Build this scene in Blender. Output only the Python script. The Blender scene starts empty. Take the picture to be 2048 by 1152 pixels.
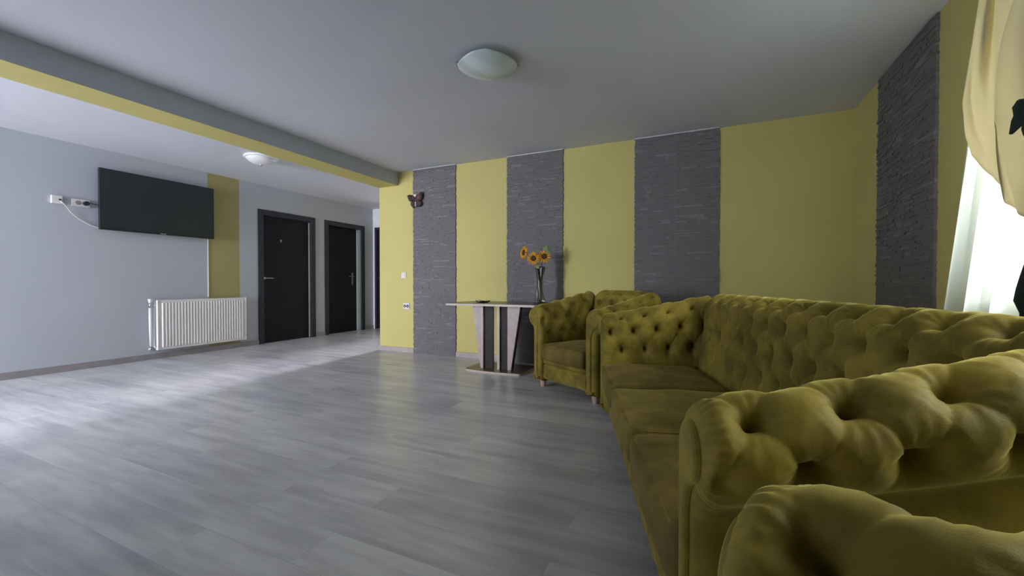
import bpy, bmesh, math, random
import numpy as np
random.seed(7); RNG = np.random.RandomState(11)
C = bpy.context.scene.collection
PI = math.pi
def R(a): return math.radians(a)

# ------------------------------------------------------------------ scene constants (metres)
CAM_H = 0.96
CEIL = 2.48
XL = -6.24          # left wall plane
YA = 4.57           # accent wall plane
XC = -4.17          # end of accent wall / beam outer face
XB = -3.84          # beam inner face
XR = 1.20           # window wall plane
YB = -3.6           # wall behind the camera
YE = 6.64           # end wall of the passage
YF = 8.4           # far end of the side corridor

# ------------------------------------------------------------------ materials
def newmat(name):
    m = bpy.data.materials.new(name); m.use_nodes = True
    nt = m.node_tree; nt.nodes.clear()
    out = nt.nodes.new('ShaderNodeOutputMaterial')
    b = nt.nodes.new('ShaderNodeBsdfPrincipled')
    nt.links.new(b.outputs[0], out.inputs[0])
    return m, nt, b, out
def N(nt, t, **k):
    n = nt.nodes.new(t)
    for a, v in k.items():
        if a in n.inputs.keys() if hasattr(n.inputs, 'keys') else False: n.inputs[a].default_value = v
        else: setattr(n, a, v)
    return n
def bump(nt, b, h, strength, dist=0.01):
    bp = nt.nodes.new('ShaderNodeBump'); bp.inputs['Strength'].default_value = strength
    bp.inputs['Distance'].default_value = dist
    nt.links.new(h, bp.inputs['Height']); nt.links.new(bp.outputs[0], b.inputs['Normal'])
    return bp
def coord(nt, scale=(1,1,1), rot=(0,0,0)):
    tc = nt.nodes.new('ShaderNodeTexCoord'); mp = nt.nodes.new('ShaderNodeMapping')
    mp.inputs['Scale'].default_value = scale; mp.inputs['Rotation'].default_value = rot
    nt.links.new(tc.outputs['Object'], mp.inputs['Vector'])
    return mp.outputs[0]
def noise(nt, vec, scale, detail=3, rough=.5):
    n = nt.nodes.new('ShaderNodeTexNoise'); n.inputs['Scale'].default_value = scale
    n.inputs['Detail'].default_value = detail; n.inputs['Roughness'].default_value = rough
    nt.links.new(vec, n.inputs['Vector']); return n.outputs['Fac']
def ramp(nt, fac, stops):
    r = nt.nodes.new('ShaderNodeValToRGB'); e = r.color_ramp.elements
    while len(e) < len(stops): e.new(.5)
    for i, (p, c) in enumerate(stops):
        e[i].position = p; e[i].color = (*c, 1)
    nt.links.new(fac, r.inputs[0]); return r.outputs[0]
def simple(name, col, rough=.6, metal=0, spec=.5, nscale=None, namt=.06, bs=0, coat=0):
    m, nt, b, o = newmat(name)
    b.inputs['Roughness'].default_value = rough; b.inputs['Metallic'].default_value = metal
    b.inputs['Specular IOR Level'].default_value = spec
    b.inputs['Coat Weight'].default_value = coat
    v = coord(nt); f = noise(nt, v, nscale or 6, 4)
    c0 = tuple(x*(1-namt) for x in col); c1 = tuple(min(1, x*(1+namt)) for x in col)
    nt.links.new(ramp(nt, f, [(.3, c0), (.7, c1)]), b.inputs['Base Color'])
    if bs: bump(nt, b, noise(nt, v, (nscale or 6)*25, 3), bs, .003)
    return m
def velvet(name, col, tint, sheen=.55):
    m, nt, b, o = newmat(name)
    v = coord(nt)
    big = noise(nt, v, 5.5, 4, .62)
    c0 = tuple(x*.72 for x in col); c1 = tuple(x*1.32 for x in col)
    nt.links.new(ramp(nt, big, [(.40, c0), (.50, col), (.60, c1)]), b.inputs['Base Color'])
    b.inputs['Roughness'].default_value = .62
    b.inputs['Specular IOR Level'].default_value = .18
    b.inputs['Sheen Weight'].default_value = sheen
    b.inputs['Sheen Roughness'].default_value = .38
    b.inputs['Sheen Tint'].default_value = (*tint, 1)
    mx = nt.nodes.new('ShaderNodeMath'); mx.operation = 'MULTIPLY_ADD'
    nt.links.new(noise(nt, v, 26, 5, .6), mx.inputs[0]); mx.inputs[1].default_value = .22
    nt.links.new(noise(nt, v, 420, 2), mx.inputs[2])
    bump(nt, b, mx.outputs[0], .12, .004)
    return m
M = {}
M['ceiling'] = simple('ceiling_paint', (.66,.672,.73), .8, spec=.2, nscale=1.2, namt=.03, bs=.15)
M['wall_grey'] = simple('grey_paint', (.46,.485,.545), .75, spec=.25, nscale=1.1, namt=.03, bs=.2)
M['beam_grey'] = simple('beam_paint', (.56,.60,.66), .75, spec=.25, nscale=1.5, namt=.03, bs=.2)
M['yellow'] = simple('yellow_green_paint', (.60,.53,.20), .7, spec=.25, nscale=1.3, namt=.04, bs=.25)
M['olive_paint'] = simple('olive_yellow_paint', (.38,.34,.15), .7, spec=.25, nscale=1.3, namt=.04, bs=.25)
M['white_paint'] = simple('white_paint', (.8,.8,.84), .5)
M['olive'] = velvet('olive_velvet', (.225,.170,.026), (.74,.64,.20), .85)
M['olive_nap'] = velvet('olive_velvet_brushed_down', (.155,.110,.025), (.52,.41,.15), .42)  # same velvet; the nap's darker look from this side painted into the colour
M['olive_nap_up'] = velvet('olive_velvet_brushed_up', (.205,.150,.028), (.6,.5,.17), .55)  # same velvet; lighter nap sheen painted into the middle cushion's colour
M['pipe_olive'] = velvet('olive_piping', (.21,.16,.028), (.6,.53,.17), .5)
M['pale_wood'] = simple('pale_pink_wood', (.58,.38,.28), .45, nscale=12)
M['door'] = simple('dark_door_laminate', (.014,.017,.024), .6, spec=.15, nscale=8, namt=.15)
M['door_frame'] = simple('dark_frame_laminate', (.034,.038,.054), .5, spec=.25, nscale=8, namt=.1)
M['jamb'] = simple('jamb_paint', (.16,.18,.17), .5)
M['metal'] = simple('brushed_metal', (.6,.6,.62), .3, 1, nscale=40)
M['tv_screen'] = simple('dark_screen', (.016,.026,.030), .45, spec=.45, nscale=3, namt=.1)
M['tv_body'] = simple('black_plastic', (.012,.013,.015), .4)
M['rad'] = simple('radiator_enamel', (.78,.77,.77), .35, nscale=4, namt=.02)
M['plastic_white'] = simple('white_plastic', (.78,.76,.76), .35)
M['plastic_pale'] = simple('pale_pink_plastic', (.80,.72,.70), .35)
M['socket_dark'] = simple('socket_dark', (.05,.05,.09), .4)
M['brown_lam'] = simple('brown_laminate', (.085,.062,.048), .28, nscale=14, namt=.2)
M['light_lam'] = simple('light_ash_laminate', (.46,.37,.37), .4, nscale=20, namt=.10)
M['edge_lam'] = simple('cream_edge_band', (.55,.46,.38), .4)
M['dark_lam'] = simple('dark_wenge_laminate', (.032,.027,.024), .5, spec=.2, nscale=16, namt=.25)
M['black_glass'] = simple('black_glass', (.012,.016,.016), .06, spec=.9, coat=1)
M['petal'] = simple('sunflower_petal', (.80,.36,.02), .6, nscale=40, namt=.35)
M['disc'] = simple('sunflower_disc', (.10,.035,.015), .9, nscale=90, namt=.6, bs=.6)
M['stem'] = simple('stem_green', (.12,.17,.05), .6, nscale=30, namt=.2)
M['leaf'] = simple('leaf_green', (.19,.26,.10), .6, nscale=25, namt=.25)
M['mask_brown'] = simple('carved_brown_wood', (.075,.040,.035), .6, nscale=45, namt=.8, bs=.8)
M['mask_red'] = simple('reddish_carved_wood', (.20,.07,.06), .6, nscale=120, namt=.9, bs=1)
M['mask_white'] = simple('cream_inlay', (.72,.66,.60), .5)
M['lamp_white'] = simple('lamp_white_glass', (.80,.79,.80), .35)
M['cable'] = simple('pale_cable', (.70,.70,.64), .5)
M['base_wood'] = simple('skirting_laminate', (.27,.245,.26), .45, nscale=9, namt=.1)
M['dark_teal'] = simple('dark_green_fabric', (.018,.032,.028), .8, nscale=20, namt=.3)
M['upvc'] = simple('white_upvc', (.8,.8,.82), .35)

def skirting_pale():
    return simple('pale_skirting', (.42,.36,.34), .45, nscale=9, namt=.1)
M['base_pale'] = skirting_pale()

# frosted glass bowl with swirls
m, nt, b, o = newmat('frosted_glass')
v = coord(nt)
w = nt.nodes.new('ShaderNodeTexWave'); w.inputs['Scale'].default_value = 1.6; w.inputs['Distortion'].default_value = 7
w.inputs['Detail'].default_value = 1; nt.links.new(v, w.inputs['Vector'])
nt.links.new(ramp(nt, w.outputs['Fac'], [(.2,(.60,.70,.69)), (.8,(.78,.85,.86))]), b.inputs['Base Color'])
b.inputs['Roughness'].default_value = .3; b.inputs['Subsurface Weight'].default_value = .3
b.inputs['Subsurface Radius'].default_value = (.02,.02,.02)
M['frost'] = m

# laminate floor: planks running along world X
m, nt, b, o = newmat('grey_oak_laminate')
tc = nt.nodes.new('ShaderNodeTexCoord')
br = nt.nodes.new('ShaderNodeTexBrick')
br.inputs['Scale'].default_value = 1; br.inputs['Brick Width'].default_value = 1.28; br.inputs['Row Height'].default_value = .192
br.inputs['Mortar Size'].default_value = .0012; br.inputs['Mortar Smooth'].default_value = .3; br.offset = .37; br.inputs['Bias'].default_value = 0
br.inputs['Color1'].default_value = (0,0,0,1); br.inputs['Color2'].default_value = (1,1,1,1); br.inputs['Mortar'].default_value = (.5,.5,.5,1)
nt.links.new(tc.outputs['Object'], br.inputs['Vector'])
mp = nt.nodes.new('ShaderNodeMapping'); mp.inputs['Scale'].default_value = (1.1, 8.5, 1)
nt.links.new(tc.outputs['Object'], mp.inputs['Vector'])
addv = nt.nodes.new('ShaderNodeVectorMath'); addv.operation = 'MULTIPLY_ADD'
nt.links.new(br.outputs['Color'], addv.inputs[0]); addv.inputs[1].default_value = (7, 3, 11); nt.links.new(mp.outputs[0], addv.inputs[2])
g = noise(nt, addv.outputs[0], 1.5, 6, .6)
mp2 = nt.nodes.new('ShaderNodeMapping'); mp2.inputs['Scale'].default_value = (1.8, 2.6, 1)
nt.links.new(tc.outputs['Object'], mp2.inputs['Vector'])
g2 = noise(nt, mp2.outputs[0], 1.4, 3, .5)
a1 = nt.nodes.new('ShaderNodeMath'); a1.operation = 'MULTIPLY_ADD'
sep = nt.nodes.new('ShaderNodeSeparateColor'); nt.links.new(br.outputs['Color'], sep.inputs[0])
nt.links.new(sep.outputs[0], a1.inputs[0]); a1.inputs[1].default_value = .16; nt.links.new(g, a1.inputs[2])
a2 = nt.nodes.new('ShaderNodeMath'); a2.operation = 'MULTIPLY_ADD'
nt.links.new(g2, a2.inputs[0]); a2.inputs[1].default_value = .35; nt.links.new(a1.outputs[0], a2.inputs[2])
colr = ramp(nt, a2.outputs[0], [(.47,(.35,.352,.39)), (.70,(.49,.492,.515)), (.93,(.65,.65,.665))])
mixm = nt.nodes.new('ShaderNodeMix'); mixm.data_type = 'RGBA'
nt.links.new(br.outputs['Fac'], mixm.inputs[0]); nt.links.new(colr, mixm.inputs[6]); mixm.inputs[7].default_value = (.41,.41,.43,1)
nt.links.new(mixm.outputs[2], b.inputs['Base Color'])
rr = nt.nodes.new('ShaderNodeMapRange'); nt.links.new(g, rr.inputs[0]); rr.inputs[3].default_value = .24; rr.inputs[4].default_value = .36
nt.links.new(rr.outputs[0], b.inputs['Roughness'])
b.inputs['Specular IOR Level'].default_value = .55
bump(nt, b, g, .06, .002)
M['floor'] = m

# split stone
def stone(name, k):
    m, nt, b, o = newmat(name)
    v = coord(nt, (1,1,1))
    f = noise(nt, coord(nt, (6,6,40)), 1.5, 5, .6)
    nt.links.new(ramp(nt, f, [(.3, tuple(x*.82 for x in k)), (.55, k), (.8, tuple(x*1.22 for x in k))]), b.inputs['Base Color'])
    b.inputs['Roughness'].default_value = .85; b.inputs['Specular IOR Level'].default_value = .2
    bump(nt, b, noise(nt, v, 70, 5, .65), .5, .006)
    return m
M['stone'] = stone('split_slate', (.195,.183,.190))
M['stone_light'] = stone('split_slate_pale', (.25,.24,.248))

# sheer curtain and cream valance
def cloth(name, col, trans, transp, fine=0):
    m, nt, b, o = newmat(name); nt.nodes.remove(b)
    d = nt.nodes.new('ShaderNodeBsdfDiffuse'); t = nt.nodes.new('ShaderNodeBsdfTranslucent')
    v = coord(nt); c = ramp(nt, noise(nt, v, 9, 3), [(.3, tuple(x*.96 for x in col)), (.7, col)])
    nt.links.new(c, d.inputs[0]); nt.links.new(c, t.inputs[0])
    mx = nt.nodes.new('ShaderNodeMixShader'); mx.inputs[0].default_value = trans
    nt.links.new(d.outputs[0], mx.inputs[1]); nt.links.new(t.outputs[0], mx.inputs[2])
    last = mx.outputs[0]
    if transp:
        tr = nt.nodes.new('ShaderNodeBsdfTransparent'); m2 = nt.nodes.new('ShaderNodeMixShader'); m2.inputs[0].default_value = transp
        nt.links.new(last, m2.inputs[1]); nt.links.new(tr.outputs[0], m2.inputs[2]); last = m2.outputs[0]
    nt.links.new(last, o.inputs[0]); return m
M['sheer'] = cloth('sheer_voile', (.80,.86,.84), .5, .42)
M['cream'] = cloth('cream_satin', (.74,.68,.50), .38, 0)
# window glass
m, nt, b, o = newmat('window_glass'); nt.nodes.remove(b)
gl = nt.nodes.new('ShaderNodeBsdfGlossy'); gl.inputs['Roughness'].default_value = .02
tr = nt.nodes.new('ShaderNodeBsdfTransparent'); mx = nt.nodes.new('ShaderNodeMixShader'); mx.inputs[0].default_value = .93
nt.links.new(gl.outputs[0], mx.inputs[1]); nt.links.new(tr.outputs[0], mx.inputs[2]); nt.links.new(mx.outputs[0], o.inputs[0])
M['glass'] = m

# ------------------------------------------------------------------ mesh helpers
class MB:
    def __init__(s): s.v = []; s.f = []; s.mi = []
    def add(s, verts, faces, mi=0):
        o = len(s.v); s.v += [tuple(map(float, p)) for p in verts]
        s.f += [tuple(i+o for i in f) for f in faces]; s.mi += [mi]*len(faces); return s
    def box(s, x0, x1, y0, y1, z0, z1, mi=0, skip=()):
        P = [(x0,y0,z0),(x1,y0,z0),(x1,y1,z0),(x0,y1,z0),(x0,y0,z1),(x1,y0,z1),(x1,y1,z1),(x0,y1,z1)]
        return s.add(P, [(0,3,2,1),(4,5,6,7),(0,1,5,4),(1,2,6,5),(2,3,7,6),(3,0,4,7)], mi)
    def lathe(s, prof, c=(0,0,0), n=24, mi=0, lobes=0, lamp=0, twist=0):
        V = []; 
        for k, (r, z) in enumerate(prof):
            for i in range(n):
                a = 2*PI*i/n
                rr = r*(1+lamp*math.cos(lobes*(a)+twist*z)) if lobes else r
                V.append((c[0]+rr*math.cos(a), c[1]+rr*math.sin(a), c[2]+z))
        F = []
        for k in range(len(prof)-1):
            for i in range(n):
                j = (i+1) % n
                F.append((k*n+i, k*n+j, (k+1)*n+j, (k+1)*n+i))
        F.append(tuple(range(n-1, -1, -1))); F.append(tuple((len(prof)-1)*n+i for i in range(n)))
        return s.add(V, F, mi)
    def tube(s, pts, r, n=8, mi=0):
        pts = [np.array(p, float) for p in pts]; V = []; F = []
        up = np.array([0,0,1.])
        for k, p in enumerate(pts):
            t = pts[min(k+1, len(pts)-1)] - pts[max(k-1, 0)]; t /= (np.linalg.norm(t)+1e-9)
            a = np.cross(t, up)
            if np.linalg.norm(a) < .05: a = np.cross(t, np.array([1.,0,0]))
            a /= np.linalg.norm(a); bb = np.cross(t, a)
            rr = r[k] if isinstance(r, (list, tuple)) else r
            for i in range(n):
                q = 2*PI*i/n; V.append(p + rr*(a*math.cos(q)+bb*math.sin(q)))
        for k in range(len(pts)-1):
            for i in range(n):
                j = (i+1) % n; F.append((k*n+i, (k+1)*n+i, (k+1)*n+j, k*n+j))
        F.append(tuple(range(n))); F.append(tuple((len(pts)-1)*n+i for i in range(n-1, -1, -1)))
        return s.add(V, F, mi)
    def prism(s, poly, lo, hi, axis='z', mi=0):
        n = len(poly)
        def mk(p, h):
            return {'z': (p[0], p[1], h), 'y': (p[0], h, p[1]), 'x': (h, p[0], p[1])}[axis]
        V = [mk(p, lo) for p in poly] + [mk(p, hi) for p in poly]
        F = [tuple(range(n-1, -1, -1)), tuple(range(n, 2*n))] + [(i, (i+1) % n, n+(i+1) % n, n+i) for i in range(n)]
        return s.add(V, F, mi)
    def build(s, name, mats, parent=None, smooth=False, bevel=0, weld=True, loc=None):
        me = bpy.data.meshes.new(name); me.from_pydata(s.v, [], s.f)
        mats = mats if isinstance(mats, (list, tuple)) else [mats]
        for q in mats: me.materials.append(q)
        me.polygons.foreach_set('material_index', s.mi)
        bm = bmesh.new(); bm.from_mesh(me)
        if weld: bmesh.ops.remove_doubles(bm, verts=bm.verts, dist=1e-5)
        bmesh.ops.recalc_face_normals(bm, faces=bm.faces)
        bm.to_mesh(me); bm.free()
        if smooth: me.polygons.foreach_set('use_smooth', [True]*len(me.polygons))
        ob = bpy.data.objects.new(name, me); C.objects.link(ob)
        if bevel:
            md = ob.modifiers.new('bevel', 'BEVEL'); md.width = bevel; md.segments = 2; md.limit_method = 'ANGLE'; md.angle_limit = R(40)
        if parent: ob.parent = parent
        if loc: ob.location = loc
        return ob
def thing(name, label, cat, loc=(0,0,0), rz=0, group=None):
    o = bpy.data.objects.new(name, None); C.objects.link(o); o.empty_display_size = .1
    o.location = loc; o.rotation_euler = (0,0,rz); o['label'] = label; o['category'] = cat
    if group: o['group'] = group
    return o
def tag(o, label, cat, group=None):
    o['label'] = label; o['category'] = cat
    if group: o['group'] = group
    return o
def struct(o, label=None, cat=None):
    o['kind'] = 'structure'
    if label: o['label'] = label
    if cat: o['category'] = cat
    return o

def axis_pts(h, r, mid, k=5):
    e = [-h + r*(1-math.cos(PI/2*i/k)) for i in range(k+1)]
    m_ = list(np.linspace(-h+r, h-r, mid+2)[1:-1])
    return np.array(e + m_ + [-x for x in e[::-1]])
def rounded_box(hx, hy, hz, r, mid=(20,20,6), fn=None, k=5):
    """rounded cushion-like box centred at the origin; fn(P)->P may puff it"""
    ax = [axis_pts(h, r, m_, k) for h, m_ in zip((hx,hy,hz), mid)]
    H = np.array([hx,hy,hz]); mb = MB()
    for d in range(3):
        u, w = [(1,2),(2,0),(0,1)][d]
        U, W = np.meshgrid(ax[u], ax[w], indexing='ij'); nu, nw = U.shape
        for sgn in (-1, 1):
            P = np.zeros((nu*nw, 3)); P[:,u] = U.ravel(); P[:,w] = W.ravel(); P[:,d] = sgn*H[d]
            inner = np.clip(P, -(H-r), H-r); D = P-inner
            D /= np.linalg.norm(D, axis=1)[:,None]+1e-12
            Q = inner + r*D
            if fn is not None: Q = fn(Q)
            F = []
            for i in range(nu-1):
                for j in range(nw-1):
                    q = (i*nw+j, (i+1)*nw+j, (i+1)*nw+j+1, i*nw+j+1)
                    F.append(q if sgn > 0 else q[::-1])
            mb.add(Q, F)
    return mb

# ------------------------------------------------------------------ room shell
T = .2
fl = MB().box(XL-T, XR+T, YB-T, YF+T, -.1, 0).build('floor', M['floor']); struct(fl)
ce = MB().box(XL-T, XR+T, YB-T, YF+T, CEIL, CEIL+.12).build('ceiling', M['ceiling']); struct(ce)
# beam between the two parts of the room: grey faces, yellow underside
bm_ = MB(); bm_.box(XC, XB, YB, YA, 2.302, CEIL, 0); bm_.box(XC, XB, YB, YA, 2.300, 2.302, 1)
bm_ = bm_.build('trim_1', [M['beam_grey'], M['yellow']]); struct(bm_, 'ceiling beam with yellow underside', 'beam')

# left wall: door openings, yellow painted stripe
D1 = (4.18, 5.22, 2.10); D2 = (5.42, 6.40, 2.10)
wl = MB()
def wseg(y0, y1, z0, z1, mi): wl.box(XL-T, XL, y0, y1, z0, z1, mi)
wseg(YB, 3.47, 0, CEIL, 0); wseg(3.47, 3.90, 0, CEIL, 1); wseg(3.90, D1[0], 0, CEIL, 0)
wseg(D1[0], D1[1], D1[2], CEIL, 0); wseg(D1[1], D2[0], 0, CEIL, 0); wseg(D2[0], D2[1], D2[2], CEIL, 0); wseg(D2[1], YE+T, 0, CEIL, 0)
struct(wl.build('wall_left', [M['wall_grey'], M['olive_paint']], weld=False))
# end wall of the passage with door 3
D3 = (-6.19, -5.48, 2.10)
we = MB(); we.box(XL, D3[0], YE, YE+T, 0, CEIL); we.box(D3[0], D3[1], YE, YE+T, D3[2], CEIL); we.box(D3[1], -5.42, YE, YE+T, 0, CEIL)
struct(we.build('wall_passage_end', M['white_paint'], weld=False))
struct(MB().box(-5.62, -5.42, YE+T, YF, 0, CEIL).build('wall_corridor_left', M['white_paint']))
struct(MB().box(XC, XC+T, YA+T, YF, 0, CEIL).build('wall_corridor_right', M['yellow']))
struct(MB().box(XC, XR+T, YA, YA+T, 0, CEIL).build('wall_accent', M['yellow']))

def wall_window(name, axis, plane, out, a0, a1, win, mat):
    """wall along axis ('x' or 'y') with one opening win=(u0,u1,z0,z1)"""
    mb = MB(); u0, u1, z0, z1 = win; lo, hi = sorted((plane, plane+out*T))
    def seg(p, q, r_, s_):
        if q-p < 1e-4 or s_-r_ < 1e-4: return
        if axis == 'x': mb.box(p, q, lo, hi, r_, s_)
        else: mb.box(lo, hi, p, q, r_, s_)
    seg(a0, u0, 0, CEIL); seg(u1, a1, 0, CEIL); seg(u0, u1, 0, z0); seg(u0, u1, z1, CEIL)
    return struct(mb.build(name, mat, weld=False))
def window(name, axis, plane, out, win, mull=1, sill=True):
    u0, u1, z0, z1 = win; a = plane+out*.10; b = plane+out*.16; lo, hi = sorted((a, b)); f = .055
    def bx(mb, p, q, r_, s_, l=lo, h=hi):
        if axis == 'x': mb.box(p, q, l, h, r_, s_)
        else: mb.box(l, h, p, q, r_, s_)
    fr = MB(); bx(fr, u0, u0+f, z0, z1); bx(fr, u1-f, u1, z0, z1); bx(fr, u0+f, u1-f, z0, z0+f); bx(fr, u0+f, u1-f, z1-f, z1)
    for k in range(1, mull+1):
        c = u0+(u1-u0)*k/(mull+1); bx(fr, c-.035, c+.035, z0+f, z1-f)
    root = struct(fr.build(name, M['upvc'], weld=False))
    for k in range(mull+1):
        p = MB(); w_ = (u1-u0)/(mull+1); mid = (lo+hi)/2
        bx(p, u0+k*w_+.04, u0+(k+1)*w_-.04, z0+f, z1-f, mid-.004, mid+.004); p.build('pane', M['glass'], root)
    if sill:
        s_ = MB(); l2, h2 = sorted((plane-out*.03, plane+out*.10)); bx(s_, u0+.002, u1-.002, z0, z0+.025, l2, h2); s_.build('window_sill', M['upvc'], root)
    return root
W1 = (.80, 2.54, .90, 2.16)
wall_window('wall_right', 'y', XR, 1, YB, YA, W1, M['yellow']); window('window_1', 'y', XR, 1, W1, 1)
W2 = (-6.0, -4.3, .55, 2.25)
wall_window('wall_back', 'x', YB, -1, XL, XR, W2, M['wall_grey']); window('window_2', 'x', YB, -1, W2, 2)
struct(MB().box(XC, XB, YB, -1.97, 0, 2.299).build('wall_partition', M['yellow']))  # added unseen partition; its length sets how much window light reaches the sofa
W3 = (-5.36, -4.20, .04, 2.36)
wall_window('wall_corridor_end', 'x', YF, 1, -5.62, XC+T, W3, M['white_paint']); window('window_3', 'x', YF, 1, W3, 0, False)

# doors -----------------------------------------------------------
def lever(mb, plate_c, along, out, dirn, plate=True):
    """plate + spindle + lever; along/out are unit 2D dirs in xy"""
    c = np.array(plate_c, float); al = np.array([*along, 0.]); ou = np.array([*out, 0.])
    def pt(a, o_, z): return c + al*a + ou*o_ + np.array([0,0,z])
    pw, ph = (.018,.12) if plate else (.018,.018)
    V = [pt(a, o_, z) for o_ in (0, .006) for (a, z) in ((-pw,-ph),(pw,-ph),(pw,ph),(-pw,ph))]
    mb.add(V, [(0,1,2,3),(7,6,5,4),(0,4,5,1),(1,5,6,2),(2,6,7,3),(3,7,4,0)])
    zz = .05 if plate else 0
    mb.tube([pt(0, 0, zz), pt(0, .045, zz)], .008)
    mb.tube([pt(0, .045, zz), pt(dirn*.05, .05, zz), pt(dirn*.12, .05, zz-.002)], .008 if plate else .006)
def left_door(name, y0, y1, top, recess, hy, hdir, gap, label):
    w = .085
    x = XL-recess
    leaf = MB().box(x-.04, x, y0+w*.55, y1-w*.55-gap, .001, top-w*.55)
    root = struct(leaf.build(name, M['door'], bevel=.003), label, 'door')
    fr = MB(); a = XL-.14; b_ = XL+.014
    fr.box(a, b_, y0+.002, y0+w, 0.002, top-.002); fr.box(a, b_, y1-w, y1-.002, 0.002, top-.002); fr.box(a, b_, y0+w, y1-w, top-w, top-.002)
    fr.build('door_frame', M['door_frame'], root, weld=False)
    if gap:
        j = MB().box(x-.05, XL-.002, y1-w-.024, y1-w-.001, .004, top-w-.002); j.build('door_lining', M['jamb'], root)
    h = MB(); lever(h, (x, hy, 1.03), (0,1), (1,0), hdir, bool(gap)); h.build('door_handle', M['metal'], root, smooth=False)
    return root
d1 = left_door('door_1', *D1, .045, 4.31, 1, 0, 'closed dark door with a small number and a narrow lever')
MB().box(XL-.046, XL-.041, 4.585, 4.592, 1.62, 1.66).box(XL-.046, XL-.041, 4.602, 4.609, 1.62, 1.66).build('door_number', M['metal'], d1)
MB().box(XL-.0449, XL-.030, 5.120, 5.1345, .01, 2.0).build('door_seal', M['edge_lam'], d1)
d2 = left_door('door_2', *D2, .07, 6.14, -1, 0.10, 'dark door with a grey lining beside its handle')
dd = MB().box(D3[0]+.05, D3[1]-.05, YE+.04, YE+.08, .008, D3[2]-.05)
d3 = struct(dd.build('door_3', M['door'], bevel=.003), 'dark door at the end of the passage', 'door')
fr = MB(); fr.box(D3[0]+.002, D3[0]+.05, YE-.01, YE+.12, .002, D3[2]-.002); fr.box(D3[1]-.05, D3[1]-.002, YE-.01, YE+.12, .002, D3[2]-.002); fr.box(D3[0]+.05, D3[1]-.05, YE-.01, YE+.12, D3[2]-.05, D3[2]-.002)
fr.build('door_frame', M['door_frame'], d3, weld=False)
h = MB(); lever(h, (D3[0]+.125, YE+.04, 1.0), (1,0), (0,-1), 1); h.build('door_handle', M['metal'], d3)

# baseboards -------------------------------------------------------
def bb(name, boxes, mat):
    mb = MB()
    for q in boxes: mb.box(*q)
    return struct(mb.build(name, mat, weld=False))
bb('baseboard_left', [(XL, XL+.014, YB+.02, D1[0]-.002, 0, .07), (XL, XL+.014, D1[1]+.002, D2[0]-.002, 0, .07), (XL, XL+.014, D2[1]+.002, YE, 0, .07)], M['base_wood'])
SP = [(-3.571, -2.897), (-2.163, -1.457), (-.661, .142)]     # stone stripes on the accent wall (x ranges)
bb('baseboard_accent', [(XC-.012, SP[0][0]-.002, YA-.014, YA, 0, .065), (SP[0][1]+.002, SP[1][0]-.002, YA-.014, YA, 0, .065), (SP[1][1]+.002, SP[2][0]-.002, YA-.014, YA, 0, .065), (SP[2][1]+.002, XR, YA-.014, YA, 0, .065)], M['base_pale'])
bb('baseboard_corridor', [(XC-.014, XC, YA-.012, YF, 0, .065)], M['base_pale'])
bb('baseboard_right', [(XR-.014, XR, YB+.02, 3.10, 0, .065), (XR-.014, XR, 4.01, YA-.015, 0, .065)], M['base_pale'])

# stone stripes: thin split ledges, each a separate strip of the same cladding
def ledges(name, u0, u1, z1, place, seed):
    rnd = random.Random(seed); mb = MB(); mid = (u0+u1)/2
    z = 0.0
    while z < z1-.004:
        hgt = min(rnd.uniform(.011, .022), z1-z)
        for (a, b) in ((u0, mid-.002), (mid+.002, u1)):
            u = a + (rnd.uniform(-.006, .004) if a == u0 else 0)
            end = b + (rnd.uniform(-.004, .008) if b == u1 else 0)
            while u < end-.001:
                w_ = min(rnd.choice((.05,.09,.13,.2)) * rnd.uniform(.7,1.3), end-u)
                if end-u-w_ < .03: w_ = end-u
                dep = .014 + rnd.random()**3*(.008 if seed == 44 else .007)
                g_ = .0006
                P = place(u+g_, u+w_-g_, dep, z+.0004, z+hgt-.0004)
                mb.box(*P, 1 if rnd.random() < .07 else 0)
                u += w_
        z += hgt
    P = place(mid-.009, mid+.009, .0138, 0, z1); mb.box(*P, 1)
    return mb.build(name, [M['stone'], M['stone_light']], weld=False)
for i, (a, b) in enumerate(SP):
    o = ledges('trim_%d' % (i+2), a, b, CEIL-.006, lambda u, v_, d, p, q: (u, v_, YA-d, YA, p, q), 20+i)
    struct(o, ['grey split stone stripe beside the light switch', 'grey split stone stripe behind the sunflowers', 'grey split stone stripe above the far end of the sofa'][i], 'stone cladding')
o = ledges('trim_5', 3.13, 3.98, CEIL-.006, lambda u, v_, d, p, q: (XR-d, XR, u, v_, p, q), 44)
struct(o, 'dark grey split stone stripe on the window wall', 'stone cladding')
bd = MB()
for a, b in SP: bd.box(a, b, YA-.030, YA, CEIL-.006, CEIL)
struct(bd.build('trim_6', M['white_paint'], weld=False))

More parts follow.
